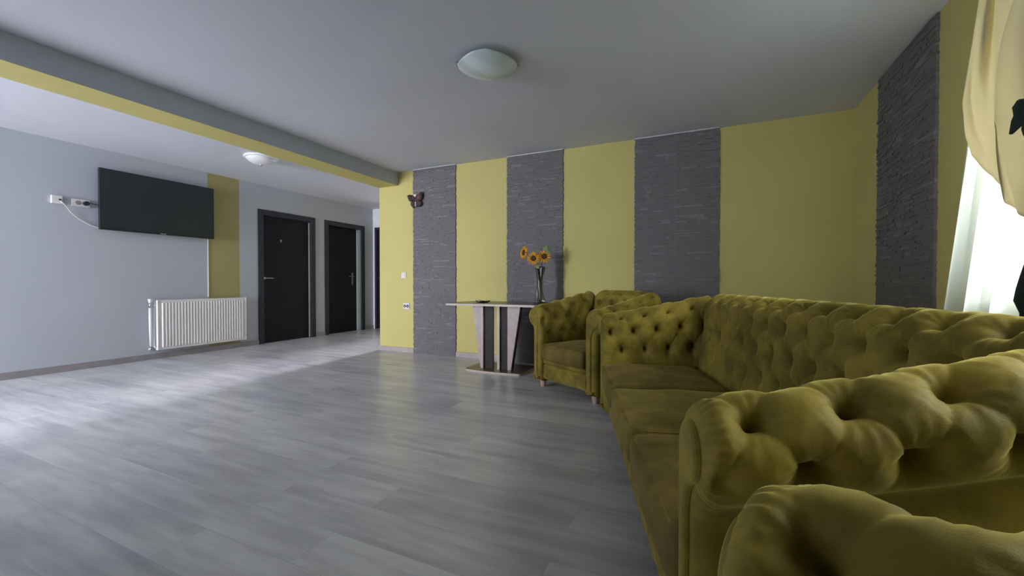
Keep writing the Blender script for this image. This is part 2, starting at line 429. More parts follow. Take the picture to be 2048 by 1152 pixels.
# ------------------------------------------------------------------ tufted upholstery
TA, TB = .156, .112        # button spacing along / across
def smooth01(x): x = np.clip(x, 0, 1); return x*x*(3-2*x)
def tuft(u, v, v0, v1, seed=0):
    """height in metres of buttoned padding; u along the roll, v across it. rows run from v0 to v1"""
    vv = v - v0
    nrow = int(round((v1-v0)/TB))
    vc = np.clip(vv, 0, nrow*TB)
    p = u/TA + vc/(2*TB); q = u/TA - vc/(2*TB)
    Pn, Qn = np.round(p), np.round(q)
    bu = TA*(Pn+Qn)/2; bv = TB*(Pn-Qn)
    r = np.hypot(u-bu, vv-bv)
    dp = np.abs(p-Pn)*TA*.8; dq = np.abs(q-Qn)*TA*.8
    dm = np.minimum(dp, dq)
    inside = (vv >= 0) & (vv <= nrow*TB)
    # outside the button field the folds run straight away from each button
    du = np.abs((u-bu))
    over = np.where(vv < 0, -vv, vv-nrow*TB)
    line = np.where(inside, dm, np.maximum(du, 0))
    fade = np.where(inside, 1., np.exp(-np.clip(over,0,9)/.16))
    pill = np.where(inside, np.sqrt(np.abs(np.sin(PI*p)*np.sin(PI*q))), np.sqrt(np.abs(np.sin(PI*(u-bu)/TA))))
    h = .0055*pill*fade
    h -= .0055*np.exp(-(line/.0075)**1.3)*fade*(.30+.70*np.exp(-(r/.040)**1.5))
    pit = .052*np.exp(-(r/.0215)**1.45) + .012*np.exp(-(r/.045)**2)
    h -= pit
    th = np.arctan2(vv-bv, u-bu); ph = np.sin(bu*91.7+bv*57.3+seed)*PI
    h += .0030*np.sin(th*10+ph+3*np.sin(th*2+ph))**3*np.exp(-(r/.062)**2)*smooth01((r-.012)/.02)
    return h
def profile(H, n1=70, n2=64, n3=40, R0=.098, thick=.125, zb=.062, lean=0.0, z0=.20):
    """closed cross-section: returns a, z, na, nz, arc v (from inner bottom), code(0 inner,1 roll,2 outer)"""
    zc = H-R0; ac = .102
    P = []
    zi = np.linspace(z0, zc, n1, endpoint=False); P += [(.004, z) for z in zi]
    ang = np.linspace(PI, -R(62), n2)
    P += [(ac+R0*math.cos(t), zc+R0*math.sin(t)) for t in ang]
    na = len(P)
    e = P[-1]
    zn = zc-R0-.045
    for t in np.linspace(0, 1, 12)[1:]:      # neck
        P.append((e[0]*(1-t)**2 + 2*t*(1-t)*(thick+.002) + thick*t*t, e[1]*(1-t)**2 + 2*t*(1-t)*(zn+.045) + zn*t*t))
    for z in np.linspace(zn, zb, n3)[1:]: P.append((thick, z))
    for x in np.linspace(thick, .004, 8)[1:]: P.append((x, zb))
    for z in np.linspace(zb, z0, 8)[1:-1]: P.append((.004, z))
    P = np.array(P)
    d = np.roll(P, -1, 0) - np.roll(P, 1, 0)
    # normal: curve runs up the inner face (a=0) then over -> outward normal is left of travel
    n = np.stack([-d[:,1], d[:,0]], 1); n /= np.linalg.norm(n, axis=1)[:,None]+1e-12
    seg = np.linalg.norm(np.diff(P, axis=0), axis=1); v = np.concatenate([[0], np.cumsum(seg)])
    P[:,0] += lean*np.clip(P[:,1]-.3, 0, 1)
    return P, n, v, na
def padded_roll(L, Hfn, place, rows, front_round=.045, back_round=.03, lean=0, ds=.0065, pleat=True, z0=.20, zb=.062, u_off=0., thick=.125, seed=0, n1=70, n2=64):
    """loft of the profile along s in 0..L ; place(s,a,z)->xyz"""
    ns = int(L/ds)+1
    e = .05
    S = np.unique(np.concatenate([np.linspace(0, e, 16), np.linspace(e, L-e, max(8, int((L-2*e)/ds))), np.linspace(L-e, L, 12)]))
    rings = []
    vref = None
    for s in S:
        P, n, v, na = profile(Hfn(s), n1=n1, n2=n2, lean=lean, z0=z0, zb=zb, thick=thick)
        H0 = Hfn(0)
        vt = v[na-1]
        v0, nr = rows
        step = TB
        # v scaled so rows keep their place on the slope
        Vr = .20 + 0  # row origin
        scale = (v0 + nr*TB) / (vt - .075)
        ve = v*scale
        m_ = np.ones(len(P)); idx = np.arange(len(P))
        m_ *= smooth01(v/.05)                     # fade at bottom (hidden behind the cushion)
        tail = smooth01((vt+.03 - v)/.13)
        h = tuft(s+u_off+np.zeros(len(P)), ve, v0, v0+nr*TB, seed)*tail*m_
        # base padding on the roll so that it stays full
        h = np.where(idx < na+6, h, 0)
        endf = smooth01(s/.05) if front_round else 1
        if back_round: endf = endf*smooth01((L-s)/.05)
        h = h*endf + .006*(1-endf)*(idx < na)
        if front_round and pleat:
            h = h + .0022*np.sin(v*2*PI/.021 + 2*np.sin(v*19))*math.exp(-((s-.018)/.022)**2)*(v > .2)*(idx < na+10)
        sh = 0
        if front_round and s < front_round: sh = front_round - math.sqrt(max(0, front_round**2-(front_round-s)**2))
        if back_round and L-s < back_round: sh = back_round - math.sqrt(max(0, back_round**2-(back_round-(L-s))**2))
        off = h - sh
        Q = P + n*off[:,None]
        rings.append(np.array([place(s, a, z) for a, z in Q]))
    V = np.concatenate(rings); m0 = len(rings[0]); F = []
    for k in range(len(rings)-1):
        b0 = k*m0
        for i in range(m0):
            j = (i+1) % m0; F.append((b0+i, b0+j, b0+m0+j, b0+m0+i))
    F.append(tuple(range(m0-1, -1, -1))); F.append(tuple((len(rings)-1)*m0+i for i in range(m0)))
    return MB().add(V, F)
def panel_outline(H, inset, zb=.062, thick=.125):
    P, n, v, na = profile(H, n1=26, n2=40, n3=18, z0=.20, zb=zb, thick=thick)
    return P - n*inset
def arm_front_panel(H, place, inset=.040, seed=0):
    """slightly domed velvet facing on the front of an arm"""
    mb = MB(); rings = []
    for (ins, s) in ((inset, .012), (inset, -.002), (inset+.003, -.008), (inset+.009, -.0115)):
        rings.append(np.array([place(s, a, z) for a, z in panel_outline(H, ins)]))
    V = np.concatenate(rings); m0 = len(rings[0]); F = []
    for k in range(len(rings)-1):
        for i in range(m0):
            j = (i+1) % m0; F.append((k*m0+i, k*m0+j, (k+1)*m0+j, (k+1)*m0+i))
    F.append(tuple((len(rings)-1)*m0+i for i in range(m0)))
    return mb.add(V, F)

def chesterfield(root, Wi, ncush, Hf, Hb, D=.60, arm_u=(0,0), fine=False):
    """local frame: front at y=0 facing -y, back towards +y, x across. Wi = inner width between arms"""
    hw = Wi/2; ds = .0055 if fine else .0075; n1, n2 = (84, 84) if fine else (56, 56)
    La = D+.13
    def Ha(s): return Hf + (Hb-.015-Hf)*min(1, max(0, (s-.02)/(La-.06)))**1.15
    for sg, uo in ((-1, arm_u[0]), (1, arm_u[1])):
        pl = lambda s, a, z, sg=sg: (sg*(hw+a), s, z)
        arm = padded_roll(La, Ha, pl, (.26, 4), ds=ds, u_off=uo, seed=sg, n1=n1, n2=n2)
        ao = arm.build('arm', M['olive'], root, smooth=True)
        fp = arm_front_panel(Hf, pl); fp.build('front_facing', M['olive'], ao, smooth=False)
    # back
    Lb = Wi-.012
    plb = lambda s, a, z: (-Lb/2+s, D+a, z)
    def Hbf(s): return Hb
    bk = padded_roll(Lb, Hbf, plb, (.30, 5), front_round=.05, back_round=.05, lean=.10, ds=ds, pleat=False, u_off=TA*.5, seed=5, n1=n1, n2=n2)
    bk.build('backrest', M['olive'], root, smooth=True)
    # base box and front rail
    base = rounded_box(hw-.002, (D-.06)/2, .085, .012, (8,8,4), k=3)
    for i, p in enumerate(base.v): base.v[i] = (p[0], p[1]+.05+(D-.06)/2, p[2]+.168)
    base.build('seat_base', M['olive'], root, smooth=True)
    # front rail, buttoned
    nx = int(Wi/.007); nz = 30; V = []; F = []
    X = np.linspace(-hw+.004, hw-.004, nx); Z = np.linspace(0, 1, nz)
    for z in Z:
        zz = .085 + .142*z
        e = np.minimum(smooth01(np.array((z)/.12)), smooth01(np.array((1-z)/.12)))
        h = .016*e + np.zeros(nx)
        for row, zr, off in ((0,.5,0),):
            k = np.round((X-off)/.17)*.17+off
            r = np.hypot(X-k, (zz-(.085+.142*zr)))
            h = h - .016*np.exp(-(r/.016)**1.3) + .0018*np.sin(np.arctan2(zz-.167, X-k)*9+k*40)*np.exp(-(r/.05)**2)
        h = h + .003*np.sin(X*61+zz*40)*e*np.sin(zz*70+X*23)
        for x_, hh in zip(X, h): V.append((x_, .045-hh, zz))
    for i in range(nz-1):
        for j in range(nx-1): F.append((i*nx+j, i*nx+j+1, (i+1)*nx+j+1, (i+1)*nx+j))
    o0 = len(V)
    # close behind
    V += [(X[0], .056, .085), (X[-1], .056, .085), (X[-1], .056, .227), (X[0], .056, .227)]
    F += [(o0+3, o0+2, o0+1, o0)]
    F += [tuple([o0, o0+1] + [nx-1-j for j in range(nx)]), tuple([o0+2, o0+3] + [(nz-1)*nx+j for j in range(nx)])]
    MB().add(V, F).build('front_rail', M['olive'], root, smooth=True)
    # lip strip under the cushion
    lip = rounded_box(hw-.003, .03, .019, .014, (10,2,1), k=3)
    for i, p in enumerate(lip.v): lip.v[i] = (p[0], p[1]+.052, p[2]+.246)
    lip.build('rail_piping', M['pipe_olive'], root, smooth=True)
    # cushions
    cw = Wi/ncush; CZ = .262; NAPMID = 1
    for c in range(ncush):
        hx = cw/2-.003; hy = (D-.0)/2; hz = .070
        def puff(P, c=c):
            P = P.copy(); tx = np.clip(P[:,0]/hx, -1, 1); ty = np.clip(P[:,1]/hy, -1, 1)
            top = P[:,2] > 0
            P[:,2] += np.where(top, .020*(1-tx**4)*(1-ty**4), 0)
            P[:,2] += np.where(top, .0022*np.sin(P[:,0]*23+c*2)*np.sin(P[:,1]*19+1.3*c), 0)
            fz = np.clip(-P[:,1]/hy, 0, 1)**6
            P[:,1] -= .012*fz*(1-tx**2)*(1-(P[:,2]/hz/1.4)**2)
            return P
        cu = rounded_box(hx, hy, hz, .030, (24,24,5), puff, k=6)
        cx = -hw+cw*(c+.5)
        for i, p in enumerate(cu.v): cu.v[i] = (p[0]+cx, p[1]+hy-.010, p[2]+CZ+hz)
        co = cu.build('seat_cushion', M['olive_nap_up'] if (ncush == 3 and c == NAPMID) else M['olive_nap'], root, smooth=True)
        # stitched seam round the top edge
        pts = []
        rx, ry = hx-.012, hy-.012; rc = .07
        for (ccx, ccy, a0) in ((rx-rc, -ry+rc, -90), (rx-rc, ry-rc, 0), (-rx+rc, ry-rc, 90), (-rx+rc, -ry+rc, 180)):
            for t in np.linspace(0, 90, 7):
                a = R(a0+t); q = np.array([[ccx+rc*math.cos(a), ccy+rc*math.sin(a), hz]])
                ins = q.copy(); pts.append((q[0][0]+cx, q[0][1]+hy-.010, CZ+2*hz-.003))
        pts.append(pts[0])
        MB().tube(pts, .0032, 6).build('seam', M['pipe_olive'], co, smooth=True)
    # feet
    for fx in (-hw-.055, hw+.055):
        for fy in (.075, D+.03):
            MB().lathe([(.020,0),(.022,.004),(.030,.062)], (fx, fy, 0), 20).build('foot', M['pale_wood'], root, smooth=False, bevel=.001)
def frame_at(front_left, face):
    """rotation for a local frame whose -y axis points along face"""
    return math.atan2(face[0], -face[1])

# long sofa: front line runs from (.07,.66) to (-.61,2.86), facing the room
SDIR = np.array([-.290, .957]); SDIR /= np.linalg.norm(SDIR)      # along the sofa, towards the accent wall
SFACE = np.array([-SDIR[1], SDIR[0]])                              # facing into the room
Wi_s = 1.98
far_in = np.array([-.635, 2.90]) - SDIR*.05                                   # front end of the far arm's inner face
cen = far_in - SDIR*Wi_s/2
sofa = thing('sofa', 'long three seat olive velvet sofa with buttoned back running along the window wall', 'sofa', (cen[0], cen[1], 0), math.atan2(SFACE[0], -SFACE[1]))
chesterfield(sofa, Wi_s, 3, .738, .885, arm_u=(.03, -.012), fine=True)

# far armchair
CF = np.array([-.515, -.857])
CR = np.array([.857, -.515])
c_mid = np.array([(-1.37-.705)/2, (3.49+3.09)/2]) 
ch1 = thing('armchair', 'olive velvet armchair in the far corner beside the table', 'armchair', (c_mid[0]-.055, c_mid[1]+.075, 0), math.atan2(CF[0], -CF[1]), 'buttoned olive armchairs')
chesterfield(ch1, .55, 1, .745, .885, arm_u=(.05,.05))
# near armchair, only its arm in view
NF = np.array([-.908, .419]); NF /= np.linalg.norm(NF)
NS = np.array([NF[1], -NF[0]])*-1      # from the seat towards the sofa-side arm
NS = np.array([.419, .908]); NS /= np.linalg.norm(NS)
arm_front = np.array([.004, .430])      # front end of the arm nearest the sofa (inner face)
ncen = arm_front - NS*.275
ch2 = thing('armchair', 'olive velvet armchair nearest the viewer, only its curled arm in view', 'armchair', (ncen[0], ncen[1], 0), math.atan2(NF[0], -NF[1]), 'buttoned olive armchairs')
chesterfield(ch2, .55, 1, .745, .885, arm_u=(.078,.05), fine=True)

# ------------------------------------------------------------------ console table
tb = thing('console_table', 'two-tone console table with a brown top standing in front of the accent wall', 'table', (-2.02, 4.09, 0))
def round_rect(hx, hy, r, n=6, bow=0):
    P = []
    for (cx, cy, a0) in ((hx-r, hy-r, 0), (-hx+r, hy-r, 90), (-hx+r, -hy+r, 180), (hx-r, -hy+r, 270)):
        for t in np.linspace(0, 90, n): 
            P.append((cx+r*math.cos(R(a0+t)), cy+r*math.sin(R(a0+t))))
    out = []
    for i, p in enumerate(P):
        out.append(p)
        q = P[(i+1) % len(P)]
        if abs(q[0]-p[0]) > hx*.8:
            for t in np.linspace(0, 1, 10)[1:-1]:
                x = p[0]+(q[0]-p[0])*t; out.append((x, p[1] + math.copysign(bow, p[1])*(1-(2*t-1)**2)))
    return out
MB().prism(round_rect(.54, .29, .03), .733, .736).build('table_top', M['brown_lam'], tb)
MB().prism(round_rect(.54, .29, .03), .713, .733).build('top_edge', M['edge_lam'], tb)
bp = round_rect(.33, .22, .035, bow=.025)
MB().prism(bp, .022, .026).build('base_plate', M['brown_lam'], tb)
MB().prism(bp, 0, .022).build('base_edge', M['edge_lam'], tb)
# pedestal: two dark boards with pale front edges and two tapered pale boards
for x0, x1 in ((-.150, -.040), (.050, .135)):
    MB().box(x0, x1, -.10, -.080, .026, .713).build('dark_board', M['dark_lam'], tb)
for x0 in (.018,):
    MB().box(x0, x0+.030, -.125, .06, .026, .713).build('board_edge', M['edge_lam'], tb)
MB().box(-.170, -.152, -.125, .05, .026, .713).build('board_edge', M['edge_lam'], tb)
MB().prism([(-.172,.026),(-.172,.713),(-.290,.713),(-.190,.026)], -.112, -.092, 'y').build('tapered_board', M['light_lam'], tb)
MB().prism([(.137,.026),(.175,.026),(.285,.713),(.137,.713)], -.112, -.092, 'y').build('tapered_board', M['light_lam'], tb)
MB().prism([(.175,.026),(.183,.026),(.293,.713),(.285,.713)], -.112, -.060, 'y').build('dark_edge', M['dark_lam'], tb)

# leaf-shaped ashtray
ash = MB()
V = []; n = 28
for k, (rr, z) in enumerate(((.0,.006),(.035,.005),(.060,.020),(.064,.020),(.058,.010),(.040,.0),(0,.0))):
    for i in range(n):
        a = 2*PI*i/n; w_ = 1+.18*math.cos(5*a)*(rr/.06)
        V.append((rr*1.25*w_*math.cos(a), rr*.9*w_*math.sin(a), z + (.006*math.cos(5*a) if k in (2,3) else 0)))
F = [(k*n+i, k*n+(i+1)%n, (k+1)*n+(i+1)%n, (k+1)*n+i) for k in range(6) for i in range(n)]
ash.add(V, F)
o = ash.build('ashtray', M['black_glass'], smooth=True, loc=(-2.24, 4.09, .7365)); tag(o, 'small black leaf-shaped dish on the brown table top', 'dish')

# vase: dark twisted glass
vs = thing('vase', 'tall black twisted glass vase holding the sunflowers on the table', 'vase', (-1.625, 4.27, .7365))
prof = [(.052,0),(.056,.006),(.050,.03),(.040,.09),(.032,.17),(.029,.24),(.034,.30),(.046,.35),(.052,.385),(.046,.398),(.040,.385),(.030,.33)]
pp = []
for i in range(len(prof)-1):
    for t in (0,.25,.5,.75): pp.append((prof[i][0]*(1-t)+prof[i+1][0]*t, prof[i][1]*(1-t)+prof[i+1][1]*t))
pp.append(prof[-1]); pp += [(.026,.24),(.026,.17),(.032,.09),(.040,.03),(.040,.012)]
MB().lathe(pp, (0,0,0), 60, lobes=5, lamp=.17, twist=9).build('glass_body', M['black_glass'], vs, smooth=True)

def sunflower(loc, face, dia, stem_pts, leaves, label, seed):
    rnd = random.Random(seed)
    root = thing('sunflower', label, 'flower', loc, 0, 'sunflowers in the black vase')
    dia *= 1.28
    f = np.array(face, float); f /= np.linalg.norm(f)
    a = np.cross(f, [0,0,1.]); a /= np.linalg.norm(a); b = np.cross(a, f)
    pet = MB(); R0 = dia*.19; R1 = dia*.5
    for ring, cnt, tilt in ((0, 17, .10), (1, 14, .34)):
        for k in range(cnt):
            t = 2*PI*(k+.5*ring)/cnt + rnd.uniform(-.08,.08); L = (R1-R0)*(1-.12*ring)*rnd.uniform(.88,1.08)
            dr = a*math.cos(t)+b*math.sin(t); sd = -a*math.sin(t)+b*math.cos(t); w_ = dia*.078
            rowp = []
            for s in (0,.25,.5,.75,1):
                ww = w_*(.55+.9*math.sin(PI*min(1,s*1.02)**.8)*.6)*(1 if s < .9 else .12)
                base = dr*(R0*.85+L*s) + f*(L*(tilt*s - .38*s*s*tilt*2) + .004*ring)
                for q in (-1,0,1): rowp.append(base + sd*ww*q*.5 + f*(-.003*abs(q)) )
            rowb = [p - f*.0015 for p in rowp]
            Vv = rowp+rowb; n0 = 15; Ff = []
            for i in range(4):
                for j in range(2):
                    q0 = i*3+j; Ff.append((q0,q0+1,q0+4,q0+3)); Ff.append((n0+q0+3,n0+q0+4,n0+q0+1,n0+q0))
            pet.add(Vv, Ff)
    pet.build('petals', M['petal'], root, weld=False)
    dm = MB(); Vv = []; Ff = []; n = 20
    prof = ((0.001,.012),(.5,.013),(.85,.010),(1.0,.003),(.9,-.006))
    for (r_, hgt) in prof:
        for i in range(n):
            t = 2*PI*i/n; Vv.append((a*math.cos(t)+b*math.sin(t))*R0*r_ + f*hgt)
    for k in range(len(prof)-1):
        for i in range(n): Ff.append((k*n+i, k*n+(i+1)%n, (k+1)*n+(i+1)%n, (k+1)*n+i))
    dm.add(Vv, Ff).build('seed_disc', M['disc'], root, smooth=True)
    cal = MB(); Vv = []
    for (r_, hgt) in ((1.5,-.004),(1.3,-.012),(.5,-.022),(.15,-.026)):
        for i in range(n):
            t = 2*PI*i/n; Vv.append((a*math.cos(t)+b*math.sin(t))*R0*r_*(1+.2*math.cos(8*t)) + f*hgt)
    cal.add(Vv, [(k*n+i, k*n+(i+1)%n, (k+1)*n+(i+1)%n, (k+1)*n+i) for k in range(3) for i in range(n)]).build('calyx', M['stem'], root, smooth=True)
    sp = [np.array(p)-np.array(loc) for p in stem_pts]
    MB().tube([-f*.02]+sp, .0035, 8).build('stem', M['stem'], root, smooth=True)
    for (lp, ld, ll, lw) in leaves:
        lp = np.array(lp)-np.array(loc); ld = np.array(ld, float); ld /= np.linalg.norm(ld)
        sd = np.cross(ld, [.25,-.95,.2]); sd /= np.linalg.norm(sd); nn = np.cross(sd, ld)
        Vv = []
        for s in np.linspace(0,1,8):
            ww = lw*math.sin(PI*s**.75)*.5 + .001
            for q in (-1,0,1): Vv.append(lp + ld*ll*s + sd*ww*q + nn*(.012*math.sin(PI*s) - .006*abs(q)))
        n0 = len(Vv); Vv = Vv + [p - nn*.0012 for p in Vv]; Ff = []
        for i in range(7):
            for j in range(2):
                q0 = i*3+j; Ff.append((q0,q0+1,q0+4,q0+3)); Ff.append((n0+q0+3,n0+q0+4,n0+q0+1,n0+q0))
        MB().add(Vv, Ff).build('leaf', M['leaf'], root, smooth=True, weld=False)
vt = (-1.625, 4.27)
sunflower((-1.812,4.255,1.292), (-.55,-.75,.10), .135, [(-1.76,4.27,1.27),(-1.69,4.27,1.235),(-1.64,4.27,1.16),(-1.628,4.27,1.0)],
          [((-1.74,4.26,1.262),(.9,0,-.25),.10,.045)], 'sunflower leaning out to the left of the vase', 1)
sunflower((-1.672,4.19,1.222), (.33,-.93,-.02), .125, [(-1.66,4.235,1.21),(-1.64,4.255,1.15),(-1.63,4.265,.98)],
          [((-1.655,4.22,1.16),(.5,-.2,-.5),.07,.05), ((-1.66,4.24,1.24),(-.3,.1,1),.095,.05)], 'front sunflower facing the room just above the vase rim', 2)
sunflower((-1.575,4.265,1.245), (.45,-.85,.12), .130, [(-1.59,4.285,1.22),(-1.61,4.275,1.15),(-1.622,4.27,.98)],
          [((-1.575,4.275,1.28),(.25,.05,1),.10,.055), ((-1.55,4.28,1.27),(.9,.05,.6),.06,.04)], 'sunflower behind to the right with a leaf standing up over it', 3)

# ------------------------------------------------------------------ wall things
tv = thing('television', 'large black flat television mounted high on the grey wall', 'television', (XL, 2.905, 1.56))
MB().box(.045, .085, -.600, .600, 0, .695).build('casing', M['tv_body'], tv, bevel=.004)
MB().box(.085, .0875, -.588, .588, .022, .685).build('screen', M['tv_screen'], tv)
MB().box(.085, .0885, -.03, .03, .004, .014).build('emblem', M['metal'], tv)
MB().box(.001, .045, -.15, .15, .2, .5).build('wall_bracket', M['tv_body'], tv)

rd = thing('radiator', 'white ribbed panel radiator under the television', 'radiator', (XL, 3.385, .115))
hwid = .54
rb = MB(); n = 29; xs = .085
prof = [(-hwid, xs)]
for k in range(n):
    c = -hwid+.03 + (2*hwid-.06)*(k+.5)/n; w_ = .0085
    prof += [(c-w_*1.4, xs), (c-w_*.6, xs+.011), (c+w_*.6, xs+.011), (c+w_*1.4, xs)]
prof += [(hwid, xs)]
poly = [(x_, y_) for (y_, x_) in prof] + [(xs-.03, hwid), (xs-.03, -hwid)]
rb.prism(poly, .035, .590, 'z'); rb.build('front_panel', M['rad'], rd)
MB().box(xs-.03, xs+.001, -hwid, hwid, .0, .0348).build('lower_rim', M['rad'], rd, bevel=.004)
MB().box(xs-.03, xs+.001, -hwid, hwid, .5902, .625).build('upper_rim', M['rad'], rd, bevel=.004)
MB().box(.025, .052, -hwid+.01, hwid-.01, .01, .60).build('rear_panel', M['rad'], rd)
for s in (-1,1): MB().box(.02, .092, s*(hwid+.006)-.006, s*(hwid+.006)+.006, 0, .625).build('side_cover', M['rad'], rd, bevel=.003)
pv = MB(); pv.tube([(.055,-.552,.565),(.055,-.61,.565)], .012, 10); pv.tube([(.055,-.61,.53),(.055,-.61,.60)], .014, 10)
pv.build('valve', M['metal'], rd, smooth=True)
MB().lathe([(.012,.0),(.018,.006),(.020,.03),(.024,.045),(.020,.05)], (.055,-.61,.592), 16).build('valve_knob', M['plastic_white'], rd, smooth=True)
MB().tube([(.055,-.61,.53),(.052,-.608,.3),(.05,-.60,.06),(.05,-.598,.02),(0.005,-.597,.015)], .016, 12).build('pipe', M['rad'], rd, smooth=True)
MB().tube([(.055,-.58,.53),(.055,-.578,.05),(.055,-.552,.03)], .009, 10).build('pipe', M['rad'], rd, smooth=True)
MB().tube([(.050,.552,.06),(.050,.585,.06)], .010, 10).build('vent_plug', M['socket_dark'], rd, smooth=True)

# white cable trunking dropping from the television
o = MB().box(XL, XL+.008, 3.463, 3.473, .76, 1.555).build('cable_duct', M['plastic_white']); tag(o, 'thin white cable strip running down the wall below the television', 'cable duct')

# left wall sockets
sk = thing('wall_socket', 'white aerial socket box farthest left beside the television', 'socket', (XL, 1.985, 1.84))
MB().box(0, .028, -.042, .042, -.042, .042).build('plate', M['plastic_white'], sk, bevel=.004)
MB().lathe([(.010,0),(.010,.012)], (0,0,0), 12).build('jack', M['socket_dark'], sk).matrix_local = __import__('mathutils').Matrix.Translation((.027,.02,0)) @ __import__('mathutils').Matrix.Rotation(PI/2, 4, 'Y')
s2 = thing('wall_socket', 'white double socket with a dark plug beside the television', 'socket', (XL, 2.175, 1.835))
MB().box(0, .014, -.075, .075, -.040, .040).build('plate', M['plastic_white'], s2, bevel=.004)
from mathutils import Matrix
for yy, mt, dp in ((-.022, M['base_wood'], .004), (.038, M['tv_body'], .035)):
    q = MB().lathe([(.024,0),(.024,dp)], (0,0,0), 18).build('outlet', mt, s2); q.matrix_local = Matrix.Translation((.0135,yy,0)) @ Matrix.Rotation(PI/2, 4, 'Y')
pts = [(XL+.03,2.01,1.83),(XL+.035,2.04,1.79),(XL+.02,2.09,1.72),(XL+.012,2.16,1.655),(XL+.012,2.25,1.60),(XL+.03,2.34,1.57),(XL+.03,2.50,1.565)]
o = MB().tube(pts, .004, 8).build('aerial_cable', M['cable'], smooth=True); tag(o, 'pale cable curving from the aerial socket to the television', 'cable')
pts = [(XL+.045,2.213,1.835),(XL+.05,2.25,1.84),(XL+.03,2.30,1.835),(XL+.03,2.36,1.83)]
o = MB().tube(pts, .004, 8).build('power_cable', M['tv_body'], smooth=True); tag(o, 'short dark power cable between the double socket and the television', 'cable')

# switch and socket on the yellow wall
sw = thing('light_switch', 'pale square light switch on the yellow wall', 'switch', (-3.74, YA, 1.06))
MB().box(-.041, .041, -.011, 0, -.041, .041).build('plate', M['plastic_pale'], sw, bevel=.004)
MB().box(-.027, .027, -.016, -.0112, -.029, .029).build('rocker', M['plastic_pale'], sw, bevel=.002)
sc = thing('power_socket', 'white double power socket low on the yellow wall', 'socket', (-3.695, YA, .637))
MB().box(-.054, .054, -.013, 0, -.040, .040).build('plate', M['plastic_white'], sc, bevel=.006)
for s in (-1,1):
    q = MB().lathe([(.021,0),(.021,.003),(.015,.003),(.015,.001)], (0,0,0), 20).build('outlet', M['socket_dark'], sc)
    q.matrix_local = Matrix.Translation((s*.024,-.0128,0)) @ Matrix.Rotation(PI/2, 4, 'X')
    MB().box(s*.024-.006, s*.024+.006, -.0172, -.0160, -.006, .006).build('outlet_centre', M['plastic_white'], sc)

# carved butterfly-like wall ornament
bf = thing('wall_ornament', 'brown carved butterfly ornament hung high at the edge of the stone stripe', 'ornament', (-3.505, YA-.028, 2.065))
def blob(poly, th, mat, name, tilt=0, off=0):
    mb = MB(); n = len(poly); c = np.mean(poly, 0); V = []
    for (sc_, y_) in ((.0,-th),(.7,-th*.95),(.92,-th*.6),(1,0),(1,.006)):
        for p in poly:
            q = c+(np.array(p)-c)*sc_; V.append((q[0], y_-off-abs(q[0])*tilt, q[1]))
    F = [(k*n+i, k*n+(i+1)%n, (k+1)*n+(i+1)%n, (k+1)*n+i) for k in range(4) for i in range(n)]
    F.append(tuple(4*n+i for i in range(n)))
    return mb.add(V, F).build(name, mat, bf, smooth=True)
def jit(poly, k=3, a=.004, seed=0):
    rnd = random.Random(seed); out = []
    for i, p in enumerate(poly):
        q = poly[(i+1) % len(poly)]
        for t in range(k):
            f_ = t/k; out.append((p[0]+(q[0]-p[0])*f_+rnd.uniform(-a,a), p[1]+(q[1]-p[1])*f_+rnd.uniform(-a,a)))
    return out
blob(jit([(-.01,.06),(-.06,.072),(-.10,.082),(-.125,.06),(-.112,.03),(-.10,-.002),(-.075,-.015),(-.05,-.005),(-.01,.0)], seed=1), .022, M['mask_brown'], 'upper_wing', .25)
blob(jit([(.01,.06),(.05,.075),(.085,.095),(.115,.10),(.118,.06),(.110,.02),(.10,-.01),(.06,-.01),(.01,.0)], seed=2), .022, M['mask_brown'], 'upper_wing', .25)
blob(jit([(-.008,.0),(-.06,-.0),(-.082,-.03),(-.075,-.07),(-.045,-.10),(-.02,-.09),(-.008,-.06)], seed=3), .020, M['mask_brown'], 'lower_wing', .2)
blob(jit([(.008,.0),(.07,-.01),(.105,-.03),(.10,-.07),(.07,-.09),(.03,-.085),(.008,-.06)], seed=4), .020, M['mask_brown'], 'lower_wing', .2)
blob(jit([(.03,.03),(.05,.065),(.08,.07),(.09,.04),(.075,.005),(.045,.005)], seed=5), .010, M['mask_red'], 'wing_pattern', 0, .034)
blob([(-.040,.072),(-.01,.078),(.025,.074),(.015,.052),(.0,.036),(-.018,.05)], .012, M['mask_white'], 'wing_patch', 0, .022)
blob(jit([(-.04,.06),(.05,.06),(.055,.0),(.04,-.085),(-.03,-.09),(-.05,.0)], seed=9), .014, M['mask_brown'], 'thorax', 0, .003)
blob([(-.006,-.02),(.006,-.018),(.009,-.05),(.003,-.092),(-.004,-.09),(-.003,-.05)], .014, M['mask_white'], 'body', 0, .014)

# ------------------------------------------------------------------ ceiling lamps
l1 = thing('ceiling_lamp', 'square frosted glass ceiling lamp above the open floor', 'ceiling lamp', (-1.35, 2.53, CEIL), R(-20.3))
n = 40; V = []; F = []; hs = .175
for i in range(n+1):
    for j in range(n+1):
        u = -1+2*i/n; w_ = -1+2*j/n
        # rounded square mapped, curved down in the middle, corners lifted
        x_ = u*math.sqrt(1-w_*w_*.45); y_ = w_*math.sqrt(1-u*u*.45); r2 = (x_*x_+y_*y_)
        z_ = -.028-.072*max(0, 1-r2*.86)**.9 - .007*math.sin(3*u)*math.cos(2.2*w_)
        V.append((x_*hs*1.12, y_*hs*1.12, min(z_, -.018)))
for i in range(n):
    for j in range(n): F.append((i*(n+1)+j, (i+1)*(n+1)+j, (i+1)*(n+1)+j+1, i*(n+1)+j+1))
g = MB().add(V, F).build('glass_shade', M['frost'], l1, smooth=True)
md = g.modifiers.new('solid', 'SOLIDIFY'); md.thickness = .005
